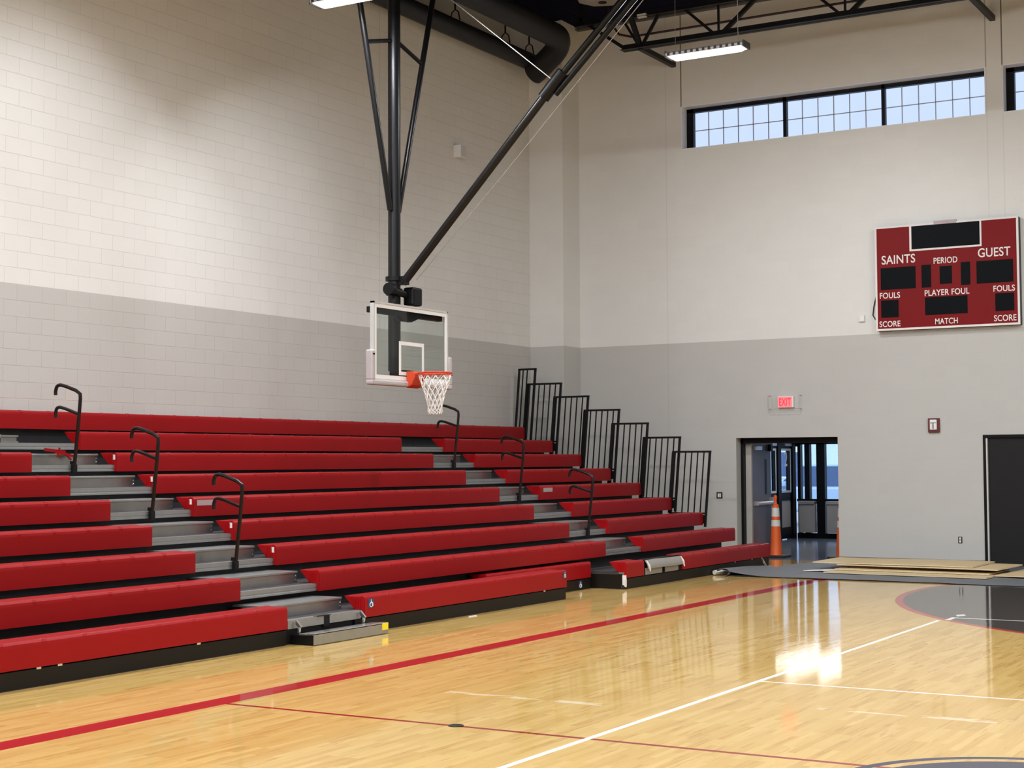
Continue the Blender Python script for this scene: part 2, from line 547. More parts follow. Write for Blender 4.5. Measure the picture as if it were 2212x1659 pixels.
# ---- open door in the back wall
fr = MB()
xa, xb = L+.22, L+.34
fr.box(xa, xb, DO1[0]-.05, DO1[0], 0, DZ)
fr.box(xa, xb, DO1[1], DO1[1]+.05, 0, DZ)
fr.box(xa, xb, DO1[1], DO1[0], DZ-.10, DZ)
d1 = struct('door_1', fr, 'dark_frame')
b = MB(); b.box(L+.34, L+.40, DO1[0]-.16, DO1[0]-.05, 0, DZ-.10)
part('jamb_return', b, 'beige', d1)
lf = part('door_leaf', MB().box(27.38, 28.34, 10.86, 10.905, .012, 2.17), 'door_slate', d1, bevel=.004)
part('door_window', MB().box(28.02, 28.10, 10.854, 10.86, 1.18, 1.85), 'dark_frame', d1)
part('panic_bar', MB().tube([(27.46, 10.79, 1.02), (28.26, 10.79, 1.02)], .036, 10).box(27.44, 27.50, 10.785, 10.86, .98, 1.06).box(28.22, 28.30, 10.775, 10.86, .95, 1.12), 'steel', d1, smooth=True)
part('door_closer', MB().box(27.45, 27.72, 10.79, 10.86, 2.02, 2.10), 'steel', d1, bevel=.006)
part('closer_arm', MB().box(28.18, 28.32, 10.80, 10.86, 2.0, 2.14), 'dark_frame', d1, bevel=.02)
# ---- closed charcoal door
fr = MB()
fr.box(L-.02, L+.10, DO2[0]-.05, DO2[0], 0, DZ)
fr.box(L-.02, L+.10, DO2[1], DO2[1]+.05, 0, DZ)
fr.box(L-.02, L+.10, DO2[1]+.05, DO2[0]-.05, DZ-.05, DZ)
d2 = struct('door_2', fr, 'dark_frame')
lf = MB().box(L+.03, L+.08, (DO2[0]+DO2[1])/2+.003, DO2[0]-.05, .005, DZ-.05)
part('door_leaf', lf, 'door_grey', d2)
part('door_leaf', MB().box(L+.03, L+.08, DO2[1]+.05, (DO2[0]+DO2[1])/2-.003, .005, DZ-.05), 'door_grey', d2)
part('frame_edge', MB().box(L-.026, L+.03, DO2[0]-.075, DO2[0]-.05, 0, DZ-.06), 'alu_frame', d2, label='pale metal door stop')

# ------------------------------------------------------------------ lamps
def lamp_proto():
    """linear high bay lamp, 1.22 m along Y, origin at the bottom centre of the lens"""
    t = thing('high_bay_light', 'x', 'light', (0, 0, 0))
    hl = .61
    prof = [(-.14, .05), (.14, .05), (.145, .09), (.10, .125), (-.10, .125), (-.145, .09)]
    part('housing', MB().prism_y(prof, -hl, hl), 'lamp_body', t, local=True)
    lens = MB()
    rings = []
    for y, k in ((-hl+.03, .25), (-hl+.10, 1), (hl-.10, 1), (hl-.03, .25)):
        rings.append([(sin(a)*.125, y, .052-.052*k*max(0, cos(a))) for a in [(-90+20*i)*pi/180 for i in range(10)]])
    lens.loft(rings)
    part('lens', lens, 'lens', t, local=True, smooth=True, angle=50)
    comb = [(-.120, -hl+.03)]
    for k in range(13):
        y = -hl+.05+k*(2*hl-.1)/12
        comb += [(-.135, y-.018), (-.155, y-.018), (-.155, y+.018), (-.135, y+.018)]
    comb += [(-.120, hl-.03)]
    fins = MB().prism_z(comb, .05, .10)
    part('heat_fins', fins, 'lamp_dark', t, local=True)
    part('end_cap', MB().box(-.13, .13, -hl-.02, -hl, .035, .13), 'lamp_dark', t, local=True)
    part('end_cap', MB().box(-.13, .13, hl, hl+.02, .035, .13), 'lamp_dark', t, local=True)
    part('cord', MB().tube([(0, -hl+.1, .12), (0, -hl+.12, .3), (0, -hl+.12, ZC-7.9)], .006, 6), 'cable', t, local=True)
    part('hanger', MB().tube([(0, hl-.1, .12), (0, hl-.1, ZC-7.9)], .003, 5), 'cable', t, local=True)
    # batwing optics: two light sources throwing to either side
    ld = bpy.data.lights.new('lamp_light', 'AREA')
    ld.shape = 'RECTANGLE'; ld.size = .10; ld.size_y = 1.1
    ld.energy = LAMP_W/2
    ld.color = LAMP_COL
    ld.spread = radians(LAMP_SPREAD)
    for s in (-1, 1):
        lo = bpy.data.objects.new('lamp_light', ld)
        COL.objects.link(lo)
        lo.parent = t
        lo.location = (s*.06, 0, -.012)
        lo.rotation_euler = (0, -s*radians(LAMP_TILT), 0)
    return t
P0 = lamp_proto()
ZL = 7.81
lamps = [(16.1, 11.82, 'linear lamp clipped by the top edge, left of the hoop mast near the left wall'),
         (21.0, 8.96, 'lit linear lamp hanging below the roof truss near the long high window')]
for X in (11.2, 6.3, 1.4):  # further lamps out of view, added to light the hall
    for Y in (11.9, 5.9, -.1, -6.1):
        lamps.append((X, Y, None))
for X, Y in ((16.1, 5.9), (16.1, -.1), (16.1, -6.1), (19.5, 1.4), (19.5, -4.6), (19.5, -9.6), (-4, 9), (-4, -3)):
    lamps.append((X, Y, None))
for i, (X, Y, lab) in enumerate(lamps):
    if lab is None:
        lab = 'unseen linear hall lamp added overhead to light the hall'
        g = 'unseen lamps added to light the hall'
    else:
        g = 'linear hall lamps'
    if i == 0:
        P0.location = (X, Y, ZL); o = P0; o['label'] = lab; o['group'] = g
    else:
        o = dup(P0, (X, Y, ZL), lab, g)

# ------------------------------------------------------------------ bleachers
def Yr(i): return 9.847+.6087*(i-1)
def Zr(i): return .3876+.2620*(i-1)
XA, XB_, XC_, XD_, XE = 12.30, 13.616, 20.51, 21.79, 25.51
XL = 4.6
HF = .2256
SEATB = .145
WORD = {1: 'lowest', 2: 'second', 3: 'third', 4: 'fourth', 5: 'fifth', 6: 'sixth', 7: 'seventh', 8: 'eighth', 9: 'ninth'}

SEAT_PROF = [(0, -HF), (0, -.045), (.004, -.022), (.014, -.007), (.032, 0), (.10, -.006), (.18, -.006), (.24, 0), (.268, 0), (.272, -.008), (.255, -.028), (.205, -.075), (.160, -.118), (.138, -SEATB+.0015), (.030, -SEATB+.0015), (.030, -HF)]
def bench(x0, x1, i, label, group, yoff=0.0, ends='both', name='bench', tags=()):
    y, z = Yr(i)+yoff, Zr(i)
    t = thing(name, label, 'bench', ((x0+x1)/2, y, z-SEATB), group)
    mb = MB()
    rings = []
    def ring(x, k):
        return [(x, y+a-(.004*k if .0 <= a < .02 and c > -.03 else 0), z+c+(.004*k if c > -.008 and a < .05 else 0)) for a, c in SEAT_PROF]
    rings.append(ring(x0, 0))
    n = max(1, round((x1-x0)/.4572)); w = (x1-x0)/n
    for k in range(1, n):
        xs = x0+k*w
        rings += [ring(xs-.030, 0), ring(xs-.018, 1), ring(xs+.018, 1), ring(xs+.030, 0)]
    rings.append(ring(x1, 0))
    mb.loft(rings)
    part('seat', mb, 'red', t)
    # moulded ribs of the end caps
    for xe, s in ((x0, -1), (x1, 1)):
        if ends == 'both' or (ends == 'left' and s < 0) or (ends == 'right' and s > 0):
            pr = [(.006, -HF+.004), (.006, -.03), (.03, -.008), (.262, -.008), (.240, -.032), (.195, -.078), (.150, -.118), (.130, -SEATB+.003), (.034, -SEATB+.003), (.034, -HF+.004)]
            cap = MB().prism_x([(y+a, z+c) for a, c in pr], min(xe, xe+s*.006), max(xe, xe+s*.006))
            ec = part('end_cap', cap, 'red_end', t, bevel=.002)
            if s < 0:
                rb = MB()
                for a in (.05, .085, .12):
                    rb.box(xe-.012, xe-.006, y+a, y+a+.008, z-SEATB+.02-(0), z-.03)
                part('rib', rb, 'red_end', ec)
    for kind, x in tags:
        if kind == 'tag':
            part('row_tag', MB().box(x0-.011, x0-.006, y+.022, y+.060, z-.085, z-.025), 'white', t, label='small white row tag')
        elif kind == 'plate':
            part('label_plate', MB().box(x, x+.30, y-.003, y+.001, z-.10, z-.035), 'clear_label', t, label='pale rectangular label')
    return t

GL = 'red bench rows left of the nearer aisle'
GM = 'red bench rows between the two aisles'
GR = 'red bench rows between the far aisle and the guard rails'
for i in range(1, 8):
    bench(XL, XA, i, '%s red bench from the floor in the left-hand section before the nearer aisle' % WORD[i], GL, ends='right')
for i in range(1, 9):
    tg = []
    if i >= 3:
        tg.append(('tag', 0))
    if i == 5:
        tg.append(('plate', XB_+.06))
    x1 = 18.17 if i == 1 else XC_
    lab = '%s red bench from the floor in the middle section between the aisles' % WORD[i]
    if i == 1:
        lab = 'lowest red middle bench between the aisles with blue access signs'
    bench(XB_, x1, i, lab, GM, tags=tg)
bench(17.0, 19.86, 1, 'short red bench set back beneath the second row where wheelchairs park', GM, yoff=.52)
for i in range(2, 9):
    tg = [('plate', XD_+.10)] if i == 5 else []
    bench(XD_, XE, i, '%s red bench from the floor in the far section below the guard rails' % WORD[i], GR, tags=tg)
bench(19.955, 20.54, 1, 'short red bench end left of the grey flap in the far section', GR)
bench(21.90, 24.70, 1, 'lowest red bench right of the grey flap in the far section', GR, ends='left')
bench(24.705, 25.60, 1, 'red bench end piece nearest the open doorway and orange cone', GR, ends='right')
bench(XL, XE, 9, 'topmost red bench running unbroken along the wall', 'top red bench', ends='both')

# access sign plates
def access_sign(parent, x, y, z, w, h):
    pl = part('access_sign', MB().box(x, x+w, y-.004, y, z, z+h), 'blue_sign', parent, label='blue wheelchair access sign')
    cx, cz = x+w*.48, z+h*.30
    g = MB()
    R = w*.24
    g.tube([(cx+R*cos(a), y-.006, cz+R*1.0*sin(a)) for a in [k*2*pi/14 for k in range(14)]], w*.05, 6, True)
    g.tube([(cx-w*.02, y-.006, cz+R*.9), (cx+w*.0, y-.006, z+h*.72)], w*.055, 6)
    g.tube([(cx-w*.02, y-.006, cz+R*1.2), (cx+w*.25, y-.006, cz+R*1.0), (cx+w*.34, y-.006, cz-R*.5)], w*.05, 6)
    g.lathe([(0.001, -w*.07), (w*.07, 0), (.001, w*.07)], (cx, y-.006, z+h*.82), 10)
    part('wheelchair_symbol', g, 'white', pl)
for o in bpy.data.objects:
    if o.get('label', '').endswith('blue access signs'):
        access_sign(o, XB_+.06, Yr(1), Zr(1)-.125, .10, .095)
        access_sign(o, 18.07, Yr(1), Zr(1)-.105, .08, .09)
        break

# tiers: deck, aluminium nosing, black riser
def tier(i, x0, x1, label, yfront=0.0):
    y, z = Yr(i)+yfront, Zr(i)-SEATB
    yb = Yr(i+1)+.10 if i < 9 else D-.01
    t = thing('bleacher_deck', label, 'bleacher deck', ((x0+x1)/2, y, 0), 'bleacher decks')
    if i == 1 and x0 < 10:      # notched behind the set-back bench
        ol = [(x0, y+.12), (x1, y+.12), (x1, y+.50), (16.95, y+.50), (16.95, yb), (x0, yb)]
        part('deck_board', MB().prism_z(ol, z-.03, z), 'deckboard', t)
    else:
        part('deck_board', MB().box(x0, x1, y+.12, yb, z-.03, z), 'deckboard', t)
    ns = MB().prism_x([(y+.035, z), (y+.12, z), (y+.12, z-.03), (y+.06, z-.03), (y+.06, z-.078), (y+.035, z-.078), (y+.035, z-.058), (y+.040, z-.054), (y+.040, z-.044), (y+.035, z-.040)], x0, x1)
    part('nosing', ns, 'alu', t, label='aluminium nosing')
    zl = Zr(i-1)-SEATB if i > 1 else .02
    part('riser', MB().box(x0, x1, y+(.22 if i == 2 else .13), y+(.24 if i == 2 else .16), zl+.001, z-.03), 'riser', t)
    return t
tier(1, XL, 18.17, 'lowest bleacher deck running from the left edge to the wheelchair gap')
tier(1, 19.955, 25.56, 'lowest bleacher deck of the far section ending by the doorway')
for i in range(2, 10):
    tier(i, XL, XE-.10, '%s bleacher deck from the floor under the %s red bench row' % (WORD[i], WORD[i]))
# deck under set-back bench
b = thing('bleacher_deck', 'low set-back platform in the wheelchair gap of the front row', 'bleacher deck', (18.9, Yr(1)+.55, 0), 'bleacher decks')
part('deck_board', MB().box(18.2, 19.86, Yr(1)+.555, Yr(1)+.735, Zr(1)-SEATB-.03, Zr(1)-SEATB), 'deckboard', b)
part('riser', MB().box(18.2, 19.86, Yr(1)+.60, Yr(1)+.62, .02, Zr(1)-SEATB-.03), 'riser', b)

# black skirt boards along the floor
def skirt(x0, x1, y, z1, label, parts=()):
    t = thing('skirt_board', label, 'skirt board', ((x0+x1)/2, y, 0), 'black skirt boards along the floor')
    part('board', MB().box(x0, x1, y, y+.022, .008, z1), 'skirt', t, bevel=.002)
    part('floor_seal', MB().box(x0, x1, y+.003, y+.02, 0, .010), 'rubber', t)
    for x in parts:
        part('clip', MB().box(x, x+.05, y-.004, y, z1-.006, z1+.020), 'alu_bright', t)
    return t
skirt(XL, XA-.01, Yr(1)+.01, .150, 'long black skirt board below the front bench left of the nearer aisle', (9.05, 9.28, 10.98))
skirt(13.46, 18.16, Yr(1)+.01, .150, 'black skirt board below the middle front bench with the access sign', (17.55,))
s = skirt(18.18, 19.86, Yr(1)+.53, .150, 'black skirt board set back in the wheelchair gap')
access_sign(s, 19.50, Yr(1)+.53, .03, .10, .10)
s = skirt(19.96, 25.56, Yr(1)+.01, .150, 'black skirt board below the far front bench near the doorway', (24.0, 24.75, 25.2))
part('caster_plate', MB().box(19.90, 19.955, Yr(1)-.005, Yr(1)+.01, .045, .135).box(19.945, 19.96, Yr(1)+.0, Yr(1)+.06, .03, .20), 'white', s, label='pale end plate')
part('caster', MB().tube([(19.93, Yr(1)+.05, .03), (19.955, Yr(1)+.05, .03)], .03, 12), 'rubber', s)
part('side_panel', MB().box(19.945, 19.96, Yr(1)+.06, Yr(1)+.72, .0, .205), 'skirt', s)
part('foot_strut', MB().bar((25.15, Yr(1)-.02, .15), (25.28, Yr(1)-.05, .01), .03, .012, (0, 1, 0)), 'alu_bright', s)
part('foot_pad', MB().box(25.22, 25.50, Yr(1)-.10, Yr(1)-.03, .0, .02), 'alu_bright', s)
part('side_panel', MB().box(18.15, 18.165, Yr(1)+.032, Yr(1)+.52, .0, .22), 'skirt', bpy.data.objects['skirt_board.001'])

# half steps in the aisles
def half_step(i, x0, x1, label, group):
    y0, y1 = Yr(i)+.30, Yr(i+1)+.128
    z0 = Zr(i)-SEATB; z1 = z0+.131
    t = thing('half_step', label, 'step', ((x0+x1)/2, y0, z0), group)
    part('tread', MB().box(x0, x1, y0-.012, y1, z1-.022, z1), 'alu', t, bevel=.003)
    part('front_panel', MB().box(x0, x1, y0, y0+.012, z0, z1-.022), 'alu_face', t)
    part('end_plate', MB().box(x1-.012, x1, y0+.012, y1-.13, z0, z1-.022), 'alu_face', t)
    part('end_plate', MB().box(x0, x0+.012, y0+.012, y1-.13, z0, z1-.022), 'alu_face', t)
    sc = MB()
    for zz in (z0+.035, z0+.075):
        sc.lathe([(.0005, -.006), (.006, 0), (.0005, .006)], (x1-.025, y0-.001, zz), 8)
    part('screws', sc, 'alu_bright', t)
    return t
for i in range(1, 8):
    half_step(i, XA+.02, XB_-.02, 'aluminium half step in the nearer aisle on the %s deck from the floor' % WORD[i], 'half steps in the nearer aisle')
for i in range(2, 8):
    half_step(i, XC_+.02, XD_-.02, 'aluminium half step in the far aisle on the %s deck from the floor' % WORD[i], 'half steps in the far aisle')
# loose grooved tread stored at the top of the nearer aisle
y, z = Yr(8)+.26, Zr(8)-SEATB
t = thing('loose_step_tread', 'grooved aluminium tread lying at the top of the nearer aisle', 'step', (11.9, y, z))
part('tread', MB().box(XL+6.6, 12.62, y, y+.2, z+.055, z+.098).box(XL+6.6, 12.62, y+.02, y+.2, z, z+.055), 'alu', t, bevel=.003)
part('end_block', MB().box(12.62, 12.88, y, y+.14, z, z+.022).box(12.62, 12.88, y, y+.14, z+.070, z+.092).box(12.63, 12.87, y+.02, y+.13, z+.022, z+.070), 'alu_face', t, bevel=.002)

# front step on the floor of the nearer aisle
t = thing('front_step', 'low aluminium floor step with a yellow sticker at the foot of the nearer aisle', 'step', (13.03, 9.72, 0))
yf = 9.585
part('front_panel', MB().box(12.395, 13.68, yf, yf+.012, .005, .118), 'alu', t, bevel=.002)
part('tread', MB().box(12.395, 13.68, yf, yf+.035, .106, .120).box(12.395, 13.68, yf+.05, yf+.085, .106, .120).box(12.395, 13.68, yf+.10, yf+.19, .100, .114), 'alu_bright', t, bevel=.002)
part('body', MB().box(12.395, 13.68, yf+.012, Yr(1)+.03, .005, .10), 'black', t)
part('sticker', MB().box(13.565, 13.675, yf-.003, yf, .045, .116), 'yellow', t, label='yellow square sticker')
for x in (12.40, 13.50):
    part('hook_bracket', MB().bar((x+.02, Yr(1)-.005, .235), (x+.055, Yr(1)-.045, .165), .022, .035).bar((x+.05, Yr(1)-.035, .17), (x+.045, Yr(1)-.03, .112), .025, .02), 'alu_bright', t)
t2 = thing('slotted_nosing_plate', 'pair of aluminium plates with a black slot above the floor step', 'step plate', (12.96, Yr(1), .15))
part('plate', MB().box(XA+.03, 12.92, Yr(1)+.018, Yr(1)+.034, .155, .246), 'alu', t2, bevel=.003)
part('plate', MB().box(13.02, XB_-.05, Yr(1)+.018, Yr(1)+.034, .155, .246), 'alu', t2, bevel=.003)
part('slot', MB().box(12.92, 13.02, Yr(1)+.020, Yr(1)+.034, .13, .247).box(12.80, 13.02, Yr(1)+.0, Yr(1)+.06, .243, .249), 'black', t2)
skirt(XA-.005, XB_-.16, Yr(1)+.04, .150, 'black skirt board behind the floor step of the nearer aisle')

# grey flap hanging in the gap of the far front bench
xa_, xb_ = 20.57, 21.88
t = thing('step_flap', 'grey sheet flap with folded ends hung in the gap of the far front bench', 'flap', ((xa_+xb_)/2, Yr(1), .16))
def flapf(u, v):
    x = xa_+.03+(xb_-xa_-.06)*u
    s = .012*sin(u*9)+.004*sin(u*23)
    return (x, Yr(1)+.02-.055*sin(v*pi*.55)-.01*s, .375-.125*v+.004*sin(u*6))
part('upper_sheet', MB().grid(flapf, 16, 6), 'flap', t, smooth=True, solid=.006)
part('lower_sheet', MB().box(xa_+.02, 21.16, Yr(1)+.0, Yr(1)+.010, .165, .262), 'flap', t)
part('lower_sheet', MB().box(21.27, xb_-.14, Yr(1)+.0, Yr(1)+.010, .165, .262), 'flap', t)
for x in (xa_+.05, xb_-.05):
    part('corner_fold', MB().tube([(x-.02, Yr(1)-.01, .375), (x, Yr(1)-.045, .30), (x+.03, Yr(1)-.05, .215)], [.006, .018, .010], 8), 'white', t, smooth=True)
part('dark_frame', MB().box(xa_-.02, xb_+.01, Yr(1)+.022, Yr(1)+.029, .154, .385).box(xa_-.02, xb_+.01, Yr(1)+.022, Yr(1)+.13, .372, .386), 'black', t)

# aisle handrails
def handrail_proto():
    t = thing('aisle_handrail', 'x', 'handrail', (0, 0, 0))
    r = .021
    def arc(p):  # smooth a polyline a little
        out = []
        for k in range(len(p)-1):
            a, c = Vector(p[k]), Vector(p[k+1])
            out.append(a.lerp(c, .0) if k == 0 else a.lerp(c, .22)); out.append(a.lerp(c, .78))
        out.append(Vector(p[-1]))
        return out
    post = arc([(0, .0, 0), (0, -.093, .80), (0, -.085, .90), (0, .215, .995), (0, .29, .985), (0, .315, .92), (0, .312, .875)])
    part('post', MB().tube(post, r, 10), 'rail', t, smooth=True, local=True)
    low = arc([(0, -.065, .645), (0, .225, .735), (0, .29, .725), (0, .312, .665), (0, .306, .61)])
    part('lower_rail', MB().tube(low, r*.95, 10), 'rail', t, smooth=True, local=True)
    part('socket', MB().box(-.032, .032, -.022, .021, -.035, .06).box(-.02, .02, -.018, .05, .06, .10), 'black', t, local=True, bevel=.004)
    return t
HP = handrail_proto()
first = True
for (x, aisle, grp) in ((12.945, 'nearer', 'handrails in the nearer aisle'), (21.13, 'far', 'handrails in the far aisle')):
    for i, w in ((3, 'lowest'), (5, 'middle'), (7, 'topmost')):
        loc = (x, Yr(i)+.012, Zr(i)-.20)
        lab = '%s hooked black handrail in the %s stair aisle' % (w, aisle)
        if first:
            HP.location = loc; HP['label'] = lab; HP['group'] = grp; first = False
        else:
            dup(HP, loc, lab, grp)

# torn red piece caught at the topmost handrail
mb = MB()
for (a, c, w) in (((12.72, 0, .03), (13.02, -.02, .0), .035), ((12.86, -.02, .0), (13.16, -.04, -.05), .03), ((12.92, -.03, .05), (12.90, -.02, -.06), .02), ((13.0, -.03, -.01), (13.10, -.03, -.09), .02)):
    mb.bar((a[0], Yr(7)+.255+a[1], Zr(7)-.055+.06+a[2]), (c[0], Yr(7)+.255+c[1], Zr(7)-.055+.06+c[2]), w, .012, (0, 0, 1))
tag(part('torn_plastic', mb, 'red'), 'torn red plastic scrap caught by the topmost handrail of the nearer aisle', 'scrap')

# guard rails at the far end
def guard_proto():
    t = thing('guard_rail', 'x', 'guard rail', (0, 0, 0))
    top, bot = 1.077, -.02
    lean = .083
    def P(y, z): return (0, y-lean*z, z)
    yf_, yb_ = -.045, .665
    part('top_rail', MB().bar(P(yf_-.02, top), P(yb_+.02, top), .04, .035), 'black', t, local=True)
    part('front_post', MB().bar(P(yf_, top), P(yf_, -.26), .04, .035), 'black', t, local=True)
    part('rear_post', MB().bar((.006, yb_-.005-lean*top, top-.01), (.006, yb_-.005-lean*bot, bot), .05, .06), 'black', t, local=True)
    for k in range(1, 6):
        y = yf_+(yb_-yf_)*k/6-.004
        part('bar', MB().bar(P(y, top-.015), P(y, bot), .02, .018), 'black', t, local=True)
    part('bottom_rail', MB().bar(P(yf_, bot+.0), P(yb_, bot+.0), .035, .03), 'black', t, local=True)
    part('side_bracket', MB().box(-.026, .012, -.02, .10, -.20, -.05), 'black', t, local=True)
    return t
GP = guard_proto()
for k, i in enumerate(range(3, 9)):
    loc = (XE+.035+(.062 if k % 2 else 0), Yr(i), Zr(i))
    lab = 'black barred guard rail at the end of the %s bench row' % WORD[i]
    if k == 0:
        GP.location = loc; GP['label'] = lab; GP['group'] = 'stepped guard rails'
    else:
        dup(GP, loc, lab, 'stepped guard rails')
t = thing('guard_rail', 'narrow black barred guard rail against the wall at the top bench row', 'guard rail', (XE+.035, Yr(9), Zr(9)), 'stepped guard rails')
top, lean = 1.10, .083
def P(y, z): return (0, y-lean*z, z)
part('top_rail', MB().bar(P(-.155, top), P(.235, top), .04, .035), 'black', t, local=True)
part('front_post', MB().bar(P(-.135, top), P(-.135, -.26), .04, .035), 'black', t, local=True)
part('rear_post', MB().bar(P(.215, top), P(.215, -.02), .04, .03), 'black', t, local=True)
for y in (.04, .13):
    part('bar', MB().bar(P(y, top), P(y, -.02), .02, .018), 'black', t, local=True)
part('side_bracket', MB().box(-.026, .012, -.02, .10, -.20, -.05), 'black', t, local=True)

# ------------------------------------------------------------------ basketball hoop
hx, hy = 17.78, 12.06
t = thing('basketball_hoop', 'ceiling-hung basketball hoop with glass backboard and black mast over the bleachers', 'basketball hoop', (hx, hy+.29, ZC))
my = hy+.29
part('mast', MB().tube([(hx, my, 3.10), (hx, my, ZC)], .088, 20), 'black_gloss', t, smooth=True)
part('v_brace', MB().tube([(hx-.10, my, 5.35), (hx-1.42, my, ZC)], .042, 12), 'black_gloss', t, smooth=True)
part('v_brace', MB().tube([(hx+.10, my, 5.35), (hx+1.50, my, ZC)], .042, 12), 'black_gloss', t, smooth=True)
part('cross_brace', MB().tube([(hx-.06, my, 7.76), (hx-.68, my, 7.60)], .03, 10), 'black_gloss', t, smooth=True)
part('cross_brace', MB().tube([(hx+.06, my, 7.78), (hx+.74, my, 7.58)], .03, 10), 'black_gloss', t, smooth=True)
d0 = Vector((hx+.02, my-.14, 4.33)); d1 = Vector((hx+.02, 9.70, 6.92)); d2_ = Vector((hx+.02, 8.66, 7.84)); d3 = Vector((hx+.02, 6.0, 10.45))
part('diagonal_brace', MB().tube([d0, d1], .058, 14), 'black_gloss', t, smooth=True)
part('diagonal_tube', MB().tube([d0.lerp(d1, .93), d3], .045, 12).tube([d0.lerp(d1, .93)+Vector((.02, -.10, -.05)), d3+Vector((.02, -.12, -.10))], .040, 12), 'black', t, smooth=True)
part('brace_joint', MB().tube([d0.lerp(d1, .90), d0.lerp(d1, 1.02)], .085, 12), 'black', t, smooth=True)
part('mast_collar', MB().lathe([(.089, 4.36), (.125, 4.36), (.125, 4.42), (.089, 4.42)], (hx, my, 0), 20).lathe([(.089, 4.16), (.115, 4.16), (.115, 4.25), (.089, 4.25)], (hx, my, 0), 20).box(hx-.03, hx+.05, my-.22, my-.08, 4.30, 4.42), 'black', t, smooth=True)
part('pivot_bar', MB().tube([(hx-.22, my-.10, 4.21), (hx+.22, my-.12, 4.16)], .05, 12).tube([(hx-.30, my-.10, 4.22), (hx-.20, my-.10, 4.22)], .085, 16), 'black', t, smooth=True)
part('winch_motor', MB().box(hx+.12, hx+.36, my-.24, my-.06, 4.02, 4.28), 'black', t, bevel=.03)
# backboard
bx0, bx1, bz0, bz1 = hx-.915, hx+.915, 2.925, 3.99
bb = part('backboard_glass', MB().box(bx0+.02, bx1-.02, hy, hy+.012, bz0+.02, bz1-.02), 'board_glass', t)
fr = MB()
fr.box(bx0, bx1, hy-.012, hy+.05, bz1-.025, bz1).box(bx0, bx1, hy-.012, hy+.05, bz0, bz0+.025)
fr.box(bx0, bx0+.02, hy-.012, hy+.05, bz0, bz1).box(bx1-.02, bx1, hy-.012, hy+.05, bz0, bz1)
part('frame', fr, 'alu_frame', bb)
ln = MB()
e = .055
ln.box(bx0+.02, bx1-.02, hy-.003, hy, bz1-.025-e, bz1-.025).box(bx0+.02, bx1-.02, hy-.003, hy, bz0+.025, bz0+.025+e)
ln.box(bx0+.02, bx0+.02+e, hy-.003, hy, bz0+.025+e, bz1-.025-e).box(bx1-.02-e, bx1-.02, hy-.003, hy, bz0+.025+e, bz1-.025-e)
part('border_line', ln, 'white_paint', bb)
sq = MB()
sx0, sx1, sz0, sz1 = hx-.31, hx+.305, 3.02, 3.487
sq.box(sx0, sx1, hy-.003, hy, sz1-.05, sz1).box(sx0, sx1, hy-.003, hy, sz0, sz0+.05).box(sx0, sx0+.05, hy-.003, hy, sz0+.05, sz1-.05).box(sx1-.05, sx1, hy-.003, hy, sz0+.05, sz1-.05)
part('target_square', sq, 'white_paint', bb)
part('board_support', MB().box(hx-.87, hx+.87, hy+.055, hy+.14, 3.845, 3.925).box(hx-.10, hx+.10, hy+.14, my-.05, 3.80, 3.92).box(hx-.12, hx+.12, hy+.05, my, 2.98, 3.10).prism_y([(hx-.20, 3.85), (hx+.30, 3.85), (hx+.1, 3.78), (hx-.1, 3.78)], hy+.06, hy+.13), 'black', t)
# pad: U along the bottom and the lower sides
pad = MB()
pz = 2.865
pad.box(bx0-.075, bx1+.075, hy-.04, hy+.075, pz, bz0+.012)
pad.box(bx0-.075, bx0+.005, hy-.04, hy+.075, bz0, 3.335)
pad.box(bx1-.005, bx1+.075, hy-.04, hy+.075, bz0, 3.335)
part('board_pad', pad, 'pad', t, bevel=.022, label='pale grey edge padding')
part('pad_screw', MB().tube([(bx0-.035, hy-.045, 3.275), (bx0-.035, hy-.039, 3.275)], .012, 8).box(bx0-.06, bx0-.015, hy-.043, hy-.039, 3.265, 3.285), 'black', t)
# rim
rz = 3.048
rcx, rcy, rr = hx+.0, hy-.385, .232
part('rim_bracket', MB().prism_x([(hy-.01, rz-.20), (hy-.01, rz+.03), (hy-.09, rz+.03), (hy-.15, rz+.0), (hy-.15, rz-.05), (hy-.09, rz-.16)], hx-.14, hx+.14).box(hx-.10, hx+.10, hy-.165, hy-.10, rz-.035, rz+.005), 'orange', t, bevel=.006, label='orange rim bracket')
part('rim', MB().tube([(rcx+rr*cos(a), rcy+rr*sin(a), rz) for a in [2*pi*k/40 for k in range(40)]], .013, 8, True).tube([(rcx+(rr+.012)*cos(a), rcy+(rr+.012)*sin(a), rz-.028) for a in [2*pi*k/40 for k in range(40)]], .006, 6, True), 'orange', t, smooth=True, label='orange ring')
net = MB()
N = 12
levels = [(.225, 3.03), (.205, 2.955), (.180, 2.875), (.152, 2.80), (.128, 2.72), (.106, 2.645), (.098, 2.575), (.100, 2.52)]
for k in range(N):
    for s in (-1, 1):
        pts = []
        for j, (r, z) in enumerate(levels):
            ph = (k+(0 if j == 0 else s*.5*(j % 2)))*2*pi/N
            jit = .006*sin(3.1*k+1.7*j)
            pts.append((rcx+(r+jit)*cos(ph), rcy+(r+jit)*sin(ph), z+jit*.8))
        net.tube(pts, .0065, 5)
    a0, a1 = k*2*pi/N, (k+1)*2*pi/N
    am = (a0+a1)/2
    net.tube([(rcx+.100*cos(a0), rcy+.100*sin(a0), 2.52), (rcx+.088*cos(am), rcy+.088*sin(am), 2.485), (rcx+.100*cos(a1), rcy+.100*sin(a1), 2.52)], .0065, 5)
part('net', net, 'net', t, smooth=True)
part('winch_cable', MB().tube([(17.8, 9.78, 6.86), (17.8, 12.45, 9.09), (17.8, 14.0, 10.40)], .008, 6), 'cable', t)
